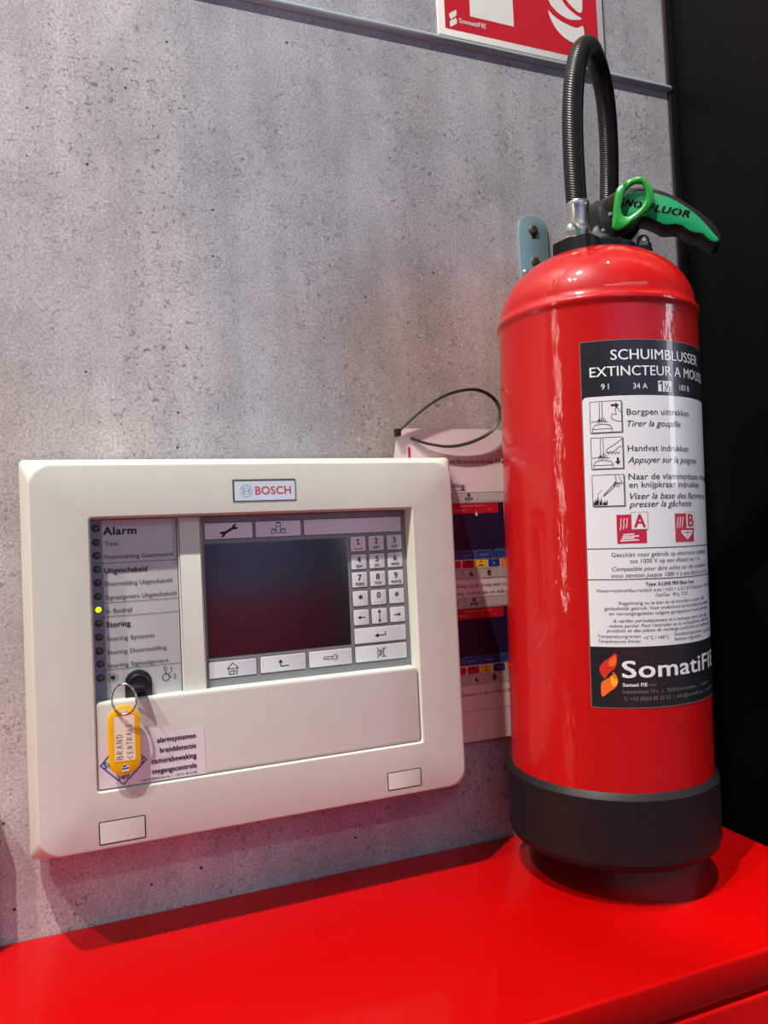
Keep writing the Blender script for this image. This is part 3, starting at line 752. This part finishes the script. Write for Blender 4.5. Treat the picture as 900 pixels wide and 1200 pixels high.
HW = {'B': [[(0, 0), (0, 1)], [(0, 1), (.6, .9), (.5, .6), (0, .5)], [(0, .5), (.7, .35), (.6, .05), (0, 0)]], 'R': [[(0, 0), (0, 1), (.6, .9), (.55, .6), (0, .5), (.7, 0)]],
      'A': [[(0, 0), (.35, 1), (.7, 0)], [(.15, .4), (.6, .4)]], 'N': [[(0, 0), (0, 1), (.65, 0), (.65, 1)]], 'D': [[(0, 0), (0, 1), (.5, .85), (.7, .5), (.5, .1), (0, 0)]],
      'C': [[(.65, .9), (.25, 1), (0, .55), (.15, .1), (.65, .05)]], 'E': [[(.6, 1), (0, .95), (0, 0), (.65, .05)], [(0, .5), (.5, .5)]], 'T': [[(0, 1), (.75, 1)], [(.4, 1), (.35, 0)]],
      'L': [[(0, 1), (0, 0), (.65, .05)]], "'": [[(.1, 1), (.15, .75)]], ' ': []}


def hand(q, s, x0, zbase, h, adv, t, m):
    """handwriting running upwards: x is the baseline column, letters advance in +z"""
    for i, ch in enumerate(s):
        for pl in HW[ch]: q.stroke([(x0 - (v - .0) * h + random.uniform(-.2, .2), zbase + i * adv + u * adv * .82 + random.uniform(-.15, .15)) for u, v in pl], 0.42, t, m)


b = MB(TG); b.poly(inset(A, 0.1), 1.7, 'taglabel'); hand(b, 'BRAND', 11.4, 153.6, 4.6, 4.4, 1.85, 'pen'); hand(b, "CENTRALE'", 19.2, 153.8, 4.2, 3.7, 1.85, 'pen')
b.build('name_card', tg, off=OK, recalc=False)

# ------------------------------------------------------------------ fire extinguisher
# local frame: +x to the right as seen from the front, -y to the front, z up from the base
ex = thing('fire_extinguisher', 'tall red foam fire extinguisher with black base hanging over the red cabinet', 'fire extinguisher')
EM = ((0.79516, 0.60620, 0.01523), (-0.60599, 0.79530, -0.01666), (-0.02221, 0.00402, 0.99975))
ex.matrix_world = Matrix(((*EM[0], 0.4536), (*EM[1], -0.1048), (*EM[2], 0.0307), (0, 0, 0, 1)))
RB = 93.7
b = MB(); prof = [(60, 8), (RB - 2, 10), (RB, 14)]
prof += [(RB, 60 + i * 40) for i in range(11)] + [(RB, 486), (RB + .3, 490), (RB + 1.6, 491.8), (RB + 2.0, 494), (RB + 1.4, 496.6), (RB - 1.0, 498.4)]
for i in range(1, 19):
    a = i / 18 * math.radians(82); prof.append(((RB - 1.2) * math.cos(a) ** 0.92, 498.4 + 66 * math.sin(a)))
b.lathe(prof, 'body', 128); b.build('cylinder', ex, smooth=50)
b = MB(); b.lathe([(70, 0), (86, 0.4), (92, 2.0), (96.2, 5.2), (98, 10), (98.0, 64.0), (97.4, 65.0), (93.4, 69.6), (92.4, 69.8), (92.2, 69.0), (92.2, 12)], 'rubber', 128); b.build('base', ex, smooth=18)
# label wrapped round the cylinder, u = arc length
RL = RB + 0.25
U = lambda deg: math.radians(deg) * RL
LT = lambda u, v, t: (u, t, v)
b = MB(LT)
b.rect(U(-7.9), 141.5, U(83.2), 455.4, 0.0, 'lab_black')
b.poly([(U(-7.7), 193.0)] + [(U(83.0), 193.0)] + [(U(83.0) - 4 + 4 * math.cos(math.radians(a)), 403.4 + 4 * math.sin(math.radians(a))) for a in range(0, 91, 15)] + [(U(-7.7) + 4 + 4 * math.cos(math.radians(a)), 403.4 + 4 * math.sin(math.radians(a))) for a in range(90, 181, 15)], 0.12, 'lab_white')
b.ring([(U(-8.2), 141), (U(83.5), 141), (U(83.5), 455.9), (U(-8.2), 455.9)], [(U(-7.9), 141.5), (U(83.2), 141.5), (U(83.2), 455.4), (U(-7.9), 455.4)], 0.0, 'lab_dim')
t = 0.24


def lt(s, a0, a1, z, cap, m, **kw): b.text(s, U(a0), U(a1), z, cap, t, m, **kw)


lt('SCHUIMBLUSSER', 7.4, 68.0, 438.4, 8.8, 'lab_wtxt', bold=.012); lt('EXTINCTEUR A MOUSSE', -3.4, 79.0, 424.6, 8.4, 'lab_wtxt', bold=.012)
lt('9 l', 2.1, 6.0, 413.2, 5.0, 'lab_wtxt'); lt('34 A', 18.5, 26.3, 413.0, 4.8, 'lab_wtxt'); lt('183 B', 47.4, 56.2, 413.0, 4.8, 'lab_wtxt')
b.rect(U(32.6), 410.8, U(41.2), 420.0, 0.2, 'lab_wtxt'); b.stroke([(U(33.3), 417.4), (U(35), 419), (U(35), 411.6)], 1.5, t, 'lab_ink'); lt('½', 36.6, 40.6, 411.8, 6.8, 'lab_ink', bold=.02)
# pictogram boxes
for k, z0 in enumerate((376.2, 345.0, 312.9)):
    x0, x1, z1 = U(-4.1), U(12.1), z0 + 27.2; t = .24
    b.rect(x0 + .8, z0 - .9, x1 + .9, z1 - .9, 0.18, 'lab_dim'); b.rect(x0, z0, x1, z1, 0.22, 'lab_white'); b.frame(x0, z0, x1, z1, 0.5, .3, 'lab_ink'); t = .32
    if k < 2:
        b.stroke([(x0 + 2, z0 + 1), (x0 + 2, z0 + 4), (x0 + 4, z0 + 6.6), (x0 + 10, z0 + 7.4), (x0 + 16, z0 + 6.6), (x0 + 18, z0 + 4), (x0 + 18, z0 + 1)], .5, t, 'lab_ink')
        b.stroke([(x0 + 2, z0 + 3.2), (x0 + 18, z0 + 3.2)], .5, t, 'lab_ink')
        b.stroke([(x0 + 8, z0 + 8), (x0 + 8.2, z1 - 1)], .5, t, 'lab_ink'); b.stroke([(x0 + 10.4, z0 + 12), (x0 + 10.4, z1 - 1)], .5, t, 'lab_ink')
        b.stroke([(x0 + 1, z0 + 9.4), (x0 + 7, z0 + 10.4), (x0 + 15, z0 + 9.2)], .5, t, 'lab_ink')
        for i in range(7): b.stroke([(x0 + 6 + i, z0 + 8 + (i % 3)), (x0 + 7 + i, z0 + 11.5 + (i % 2) * 1.4)], .45, t, 'lab_ink')
        hd = [(x1 - .6, z0 + 9), (x1 - 5, z0 + 9.6), (x1 - 9, z0 + 12), (x1 - 8, z0 + 16), (x1 - 4.6, z0 + 15), (x1 - 5.4, z0 + 20), (x1 - 4, z0 + 21.6), (x1 - .6, z0 + 17)] if k == 0 else [(x1 - .8, z1 - 2), (x1 - 6, z1 - 6), (x1 - 13, z0 + 17), (x1 - 14, z0 + 14), (x1 - 8, z0 + 14.4), (x1 - 3, z0 + 18.6), (x1 - .8, z0 + 19)]
        b.stroke(hd, .5, t, 'lab_ink')
        if k == 1:
            for i in range(4): b.stroke([(x1 - 13 + i * 2.6, z0 + 14), (x1 - 12 + i * 2.6, z0 + 12.4), (x1 - 10.6 + i * 2.6, z0 + 14.6)], .45, t, 'lab_ink')
        if k == 0: b.stroke([(x1 - 8.4, z1 - 4), (x1 - 5, z1 - 4)], 1.7, t, 'lab_ink'); b.poly([(x1 - 5.2, z1 - 6.4), (x1 - 2.2, z1 - 4), (x1 - 5.2, z1 - 1.6)], t, 'lab_ink')
        else: b.stroke([(x1 - 4.6, z0 + 9), (x1 - 4.6, z0 + 6)], 1.7, t, 'lab_ink'); b.poly([(x1 - 7.0, z0 + 6.2), (x1 - 2.2, z0 + 6.2), (x1 - 4.6, z0 + 3.2)], t, 'lab_ink')
    else:
        b.stroke([(x0 + 9, z0 + 8.4), (x0 + 18, z0 + 16), (x0 + 20, z0 + 22), (x0 + 19.4, z1 - 1)], .6, t, 'lab_ink'); b.stroke([(x0 + 9.4, z0 + 9.6), (x0 + 17, z0 + 17.6), (x0 + 22, z0 + 20), (x1 - 1, z0 + 19)], .6, t, 'lab_ink')
        for i in range(4): b.stroke([(x0 + 17 + i * 1.6, z0 + 17 - i * .3), (x0 + 19 + i * 1.4, z0 + 21 - i * .4)], .5, t, 'lab_ink')
        b.stroke([(x0 + 22, z1 - 1), (x0 + 24.6, z0 + 20)], .5, t, 'lab_ink')
        for fx, fh in ((1.6, 7), (3.8, 10), (6.4, 8), (9.0, 5.4), (11, 6)): b.poly([(x0 + fx - .9, z0 + 1), (x0 + fx + 1.1, z0 + 1), (x0 + fx + 1.5, z0 + fh * .5), (x0 + fx + .7, z0 + fh), (x0 + fx + .2, z0 + fh * .45), (x0 + fx - .7, z0 + fh * .7)], t, 'lab_ink')
        for i in range(3): b.poly(circ(x0 + 5 + i * 1.4, z0 + 11 + i * 1.3, .5, 6), t, 'lab_ink')
t = 0.24
for s, a0, a1, z, sh in (('Borgpen uittrekken', 14.6, 55.0, 390.7, 0), ('Tirer la goupille', 14.7, 47.0, 380.6, .3), ('Handvat indrukken', 14.5, 53.1, 359.4, 0), ('Appuyer sur la poignée', 14.3, 61.7, 349.4, .3),
                        ('Naar de vlammenbasis richten', 14.4, 79.5, 335.2, 0), ('en knijpkraan indrukken', 14.6, 63.7, 328.2, 0), ('Viser la base des flammes et', 14.8, 74.6, 318.4, .3), ('presser la gâchette', 14.3, 54.1, 311.6, .3)):
    lt(s, a0, a1, z, 5.2, 'lab_ink', shear=sh, bold=.008)
# class A and B fields
b.rect(U(7.6), 280.7, U(23.0), 305.4, t, 'lab_red'); b.rect(U(15.0), 292.4, U(23.9), 307.4, .3, 'lab_white'); b.frame(U(15.0), 292.4, U(23.9), 307.4, .35, .34, 'lab_dim'); b.text('A', U(16.6), U(22.4), 294.4, 11, .36, 'lab_red', bold=.03)
for i in range(3): b.stroke([(U(9.2) + i * 2.6, 292 + i), (U(9.0) + i * 2.6 + 1.2, 296 + i), (U(9.6) + i * 2.6, 299 + i), (U(10) + i * 2.6, 302)], .7, .32, 'lab_white')
for i in range(4): b.stroke([(U(9.4) + i * .8, 283 + i * 1.7), (U(18.6) - (i % 2) * 4, 283.6 + i * 1.7)], 1.1, .32, 'lab_white')
b.rect(U(40.3), 280.7, U(55.5), 305.4, t, 'lab_red'); b.rect(U(48.8), 292.0, U(56.8), 306.6, .3, 'lab_white'); b.frame(U(48.8), 292.0, U(56.8), 306.6, .35, .34, 'lab_dim'); b.text('B', U(50.4), U(55.4), 294, 10.6, .36, 'lab_red', bold=.03)
for i in range(3): b.stroke([(U(41.6) + i * 3, 293), (U(42) + i * 3, 297), (U(42.8) + i * 3, 302)], .9, .32, 'lab_white')
b.poly([(U(44.6), 290.6), (U(54), 290.6), (U(54), 288), (U(49.6), 282.2), (U(45), 288)], .32, 'lab_white'); b.stroke([(U(46.4), 288.6), (U(53), 288.6)], .8, .36, 'lab_red'); b.stroke([(U(49.6), 284.2), (U(49.6), 291)], .8, .36, 'lab_red')
for z in (276.6, 250.2): b.rect(U(-7.8), z - .35, U(83.0), z + .35, t, 'lab_ink')
for s, a0, a1, z, cap, sh, bd in (('Geschikt voor gebruik op elektrische installaties', 4.5, 71.0, 269.4, 3.7, 0, 0), ('tot 1000 V op een afstand van 1 m', 13.6, 61.2, 263.8, 3.7, 0, 0), ('Compatible pour être utilisé sur des installations', 4.3, 70.8, 257.4, 3.6, .3, 0), ('sous tension jusque 1000 V à une distance de 1m', 3.9, 71.6, 251.9, 3.6, .3, 0),
                                ('Type: S-LINE FR9 Fluor Free', 21.4, 53.6, 244.4, 2.9, 0, .03), ('Water+additief/Eau+additif: 6,66 l H2O + 2,25 l RTX Booster A = 0,09 l 170 g', -3.9, 78.5, 239.4, 2.7, 0, 0), ('Gas/Gaz:  80 g  CO2', 26.6, 47.8, 235.0, 2.7, 0, 0),
                                ('Regelmatig na te zien en te hervullen na ieder, zelfs', 7.4, 65.6, 228.6, 2.9, 0, 0), ('gedeeltelijk gebruik. Voor onderhoud en hervulling de produkten', 0, 73.0, 224.2, 2.9, 0, 0), ('en vervangingsdelen volgens goedgekeurd model gebruiken', 2.3, 70.4, 219.8, 2.9, 0, 0),
                                ('A vérifier périodiquement et à recharger après tout usage', 3.9, 69.0, 213.6, 2.9, .3, 0), ('même partiel. Pour l’entretien ou le rechargement, utiliser les', 2.1, 71.0, 209.4, 2.9, .3, 0), ('produits et des pièces de rechange conformes au modèle agréé', .7, 73.0, 205.4, 2.9, .3, 0),
                                ('Temperatuurgrenzen', -3.9, 17.9, 200.6, 2.8, 0, 0), ('Températures limites', -3.6, 17.7, 196.4, 2.8, .3, 0), ('+5°C / +60°C', 19.3, 33.9, 199.0, 2.8, 0, 0), ('Goedkeuringsnummer', 37.1, 61.2, 200.6, 2.8, 0, 0), ('Numéro d’agrément', 37.0, 59.2, 196.4, 2.8, .3, 0), ('DI/1025', 63, 77, 199.0, 2.8, 0, 0)):
    lt(s, a0, a1, z, cap, 'lab_ink', shear=sh, bold=bd)
s_flame(b, U(-3.6), 150.6, U(5.8), 187.4, t, 'fl_red', 'fl_or')
b.poly([(U(-3.6) + u * U(9.4), 150.6 + v * 36.8) for u, v in catmull([(.62, .50), (.80, .42), (.96, .38), (.9, .28), (.7, .24), (.6, .34)], 4, True)], .3, 'fl_ye')
b.poly([(U(-3.6) + u * U(9.4), 150.6 + v * 36.8) for u, v in catmull([(.86, .95), (.55, .84), (.5, .74), (.72, .70), (.9, .78)], 4, True)], .3, 'fl_or')
lt('SomatiFIE', 8.0, 80.0, 167.0, 14.0, 'lab_wtxt', bold=.03)
lt('Somati FIE', 7.9, 20.5, 159.4, 3.0, 'lab_wtxt', bold=.03); lt('nv/sa', 21.4, 25.2, 159.4, 2.6, 'lab_dim'); lt('Industrielaan 19 a   |   9320 Erembodegem   |   Belgium', 7.8, 66, 153.6, 3.0, 'lab_dim'); lt('T: +32 (0)53 85 22 22  |  info@somatifie.be  |  somatifie.be', 8.1, 76, 147.6, 3.0, 'lab_dim')
# bend round the cylinder
me = bpy.data.meshes.new('flat'); me.from_pydata(b.v, [], b.f)
me.polygons.foreach_set('material_index', b.m)
bm = bmesh.new(); bm.from_mesh(me)
u = U(-8.2) + 3
while u < U(83.5):
    bmesh.ops.bisect_plane(bm, geom=bm.verts[:] + bm.edges[:] + bm.faces[:], dist=1e-5, plane_co=(u, 0, 0), plane_no=(1, 0, 0)); u += 3
for v in bm.verts:
    a = v.co.x / RL; r = RL + v.co.y; v.co = Vector((r * math.sin(a), -r * math.cos(a), v.co.z)) * .001
bm.to_mesh(me); bm.free()
for m in b.mats: me.materials.append(M[m])
o = bpy.data.objects.new('label', me); COL.objects.link(o); o.parent = ex
me.polygons.foreach_set('use_smooth', [True] * len(me.polygons)); me.set_sharp_from_angle(angle=math.radians(40))

# valve flange bolted on the neck
def lobed(R0, c, lobes, n=96):
    out = []
    for i in range(n):
        a = 2 * PI * i / n; r = R0
        for q, R1 in lobes:
            k = max(0, (math.cos(a - q) - 0.84) / 0.16); r = max(r, R0 + (R1 - R0) * min(1, k * 1.6) ** 0.8)
        out.append((c[0] + r * math.cos(a), c[1] + r * math.sin(a)))
    return out


LOB = (math.radians(240), 0.0, math.radians(120))
FC = (5.5, 0)
b = MB(lambda u, v, t: (u, v, t)); A = circ(FC[0], FC[1], 44, 64)
b.loops([(inset(A, -1), 546), (A, 557)], 'blackp'); b.build('neck_collar', ex, smooth=45)
b = MB(lambda u, v, t: (u, v, t)); A = lobed(37, FC, ((LOB[0], 55), (LOB[2], 54)))
b.loops([(A, 551), (A, 565.4), (inset(A, 1.2), 566.4)], 'blackp'); A = lobed(33, FC, ((LOB[1], 50),)); b.loops([(A, 549), (A, 560.4), (inset(A, 1.0), 561.2)], 'blackp'); b.lathe([(27, 568), (26, 571), (24, 572), (0, 572)], 'blackp', 48, c=FC); b.build('valve_flange', ex, smooth=35)
for a, rn in zip(LOB, (47, 42, 45)):
    b = MB(); dz = -5.2 if a == 0 else 0; c = (FC[0] + rn * math.cos(a), rn * math.sin(a))
    b.lathe([(r, z + dz) for r, z in [(8.6, 566.0), (8.6, 567.2), (8.0, 567.6)]], 'nickel', 24, c=c)
    b.lathe([(r, z + dz) for r, z in [(7.9, 567.4), (7.9, 573.2), (7.2, 574.2), (6.0, 574.4)]], 'nickel', 6, c=c)
    b.lathe([(r, z + dz) for r, z in [(6.0, 573.8), (5.8, 577.2), (4.9, 580.0), (3.1, 581.7), (1.3, 582.3), (0, 582.4)]], 'nickel', 24, c=c)
    b.build('cap_nut', ex, smooth=30)
# hose outlet and hose loop
b = MB(); FX = (-12.4, -4)
b.lathe([(9, 566), (9.6, 576), (10.4, 583), (11.2, 585.4), (11.4, 588.0), (10.7, 590), (10.4, 593), (10.4, 606), (10.8, 608.6), (11.3, 610), (11.4, 614.6), (10.9, 616), (9, 616.4)], 'nickel', 48, c=FX); b.build('hose_ferrule', ex, smooth=30)
hp = [(-12.5, -4, 611.5), (-13.4, -4.5, 618.2), (-14.8, -5, 665.4), (-14.2, -5, 708.2), (-11.0, -3.5, 744), (-5.4, 7, 772.5), (3.2, 38, 796), (11.8, 74, 797.5), (18.6, 97, 777), (21.3, 107, 745), (21.6, 110, 705.4), (19.8, 109, 661.2), (16, 109, 600), (14, 109, 520), (14, 110, 430)]
b = MB(); b.tube(catmull(hp, 10), [(10.3 * math.cos(2 * PI * j / 32), 10.3 * math.sin(2 * PI * j / 32)) for j in range(33)], 'hose', up=(1, 0, 0), uv=True); b.build('hose', ex, smooth=60, recalc=False)
# valve body with cheeks
FT = lambda u, v, t: (u, -t, v)
b = MB(FT)
b.lathe([(24, 568), (23, 574), (17, 580), (15, 590), (14, 604), (12, 610), (0, 611)], 'blackp', 40, c=(6, 2))
ch = [(-2.4, 571), (-1.2, 579.7), (-2.4, 597.5), (-2.6, 607), (1.0, 612.5), (6, 612.4), (9, 611), (24.5, 618.4), (32, 612), (30, 596), (37, 590), (45.3, 587), (40, 580), (34.7, 576.0), (25.1, 571.5), (10.4, 569.5)]
for s in (-1, 1): b.prism(ch if s > 0 else ch, s * 8, s * 13.5, 'blackp', 1.6)
b.prism([(2, 571), (0, 605), (10, 610), (24, 600), (26, 573)], -9, 9, 'blackp', 1.0)
# curved guard in front of the rocker
b.prism([(8, 572), (6.5, 590), (7.5, 606), (12, 604), (22, 592), (24, 578), (16, 571)], 13, 15.2, 'blackp', 1.2)
vb = b.build('valve_body', ex, smooth=40)
for x, z in ((10.6, 580.7), (17.9, 595.7)):
    b = MB(); AX = lambda u, v, t, x=x, z=z: (x + u, -15 - t, z + v); b.lathe([(2.0, 0), (2.0, .8), (1.4, 1.4), (0, 1.5)], 'nickel', 16, axis=AX); b.build('rivet', vb)
# lever
top = [(8.0, 604.0), (14.7, 610.6), (22.3, 617.2), (29.7, 619.8), (40.6, 619.8), (52.5, 617.4), (61.9, 614.0), (72.3, 608.3), (83.7, 599.9), (94.9, 590.0), (103.8, 581.2), (111.4, 571.4), (114.9, 563.4), (114.9, 557.4), (112.2, 554.4)]
bot = [(107.2, 555.2), (102.6, 558.8), (98.0, 563.9), (92.6, 565.4), (86.7, 568.6), (81.2, 573.8), (75.6, 575.9), (70.0, 576.3), (64.9, 577.4), (58.0, 582.2), (51.0, 586.2), (45.0, 588.0), (36.0, 588.6), (24, 588), (12, 594)]
lv = [(p.x, p.y) for p in catmull([Vector(p) for p in top + bot], 3, True)]
b = MB(FT); b.prism(lv, -13.5, 13.5, 'blackp', 1.6, back=True); lever = b.build('lever', ex, smooth=40)
gt = [(28.8, 594.4), (30.4, 604.5), (31.8, 611.2), (34.8, 614.2), (44.0, 614.6), (53.3, 612.6), (62.7, 608.6), (73.0, 603.2), (83.2, 595.3), (92.1, 587.0), (100.9, 576.4), (107.4, 566.8), (112.0, 560.2), (112.4, 557.8), (110.6, 556.8)]
gb = [(107.5, 557.6), (103.1, 561.3), (98.7, 566.3), (93.0, 567.7), (87.3, 571.0), (81.7, 576.2), (75.9, 578.3), (70.1, 578.7), (65.4, 579.8), (58.5, 584.6), (51.5, 588.6), (45.6, 590.3), (36.0, 591.0)]
gl = [(p.x, p.y) for p in catmull([Vector(p) for p in gt + gb], 3, True)]
b = MB(FT); b.prism(gl, 12.8, 14.4, 'green', 0.5)
# stencil lettering, leaning along the grip
ang = math.atan2(-20.1, 58.5); ca, sa = math.cos(ang), math.sin(ang)
GT = lambda u, v, t: (30.6 + u * ca - v * sa, -t, 602.6 + u * sa + v * ca)
b2 = MB(GT); b2.text('NO', 0.5, 15.6, 0.2, 6.2, 14.55, 'stencil', bold=.07, shear=.12); b2.text('FLUOR', 22.6, 60.6, -0.2, 6.2, 14.55, 'stencil', bold=.07, shear=.12)
for ux in (12.0, 49.6):
    b2.rect(ux - .45, -.2, ux + .45, 8.2, 14.7, 'green')
g = b.build('grip_plate', lever); g['label'] = 'green grip plate'
b2.build('lettering', lever, recalc=False)
# safety pin with pull ring
ro = [(p.x, p.y) for p in catmull([Vector(p) for p in [(18.9, 583.6), (23.0, 613.4), (28.5, 619.6), (35.4, 623.8), (42, 625), (48.7, 623.4), (55, 615), (57.2, 606.5), (55.6, 598), (50.0, 590.6), (38.5, 583.2), (29.4, 578.3), (24.6, 576.6), (20.2, 578.4)]], 5, True)]
ri = [(p.x, p.y) for p in catmull([Vector(p) for p in [(27.6, 596), (28.8, 604), (31.6, 612.4), (34.8, 616.2), (38.6, 618.7), (42.8, 619.4), (47.3, 618.0), (49.6, 613), (50.3, 608.0), (49.0, 600.5), (44.6, 594.6), (38.1, 590.2), (33.4, 588.6), (29.4, 590.4)]], 5, True)]
b = MB(FT); b.plate_hole(ro, ri, 17.5, 23.0, 'green2', 1.3)
AX = lambda u, v, t: (24 + u, -t, 586 + v); b.lathe([(2, 10), (2, 18)], 'nickel', 14, axis=AX)
o = b.build('safety_pin', ex, smooth=45); o['label'] = 'green pull ring'
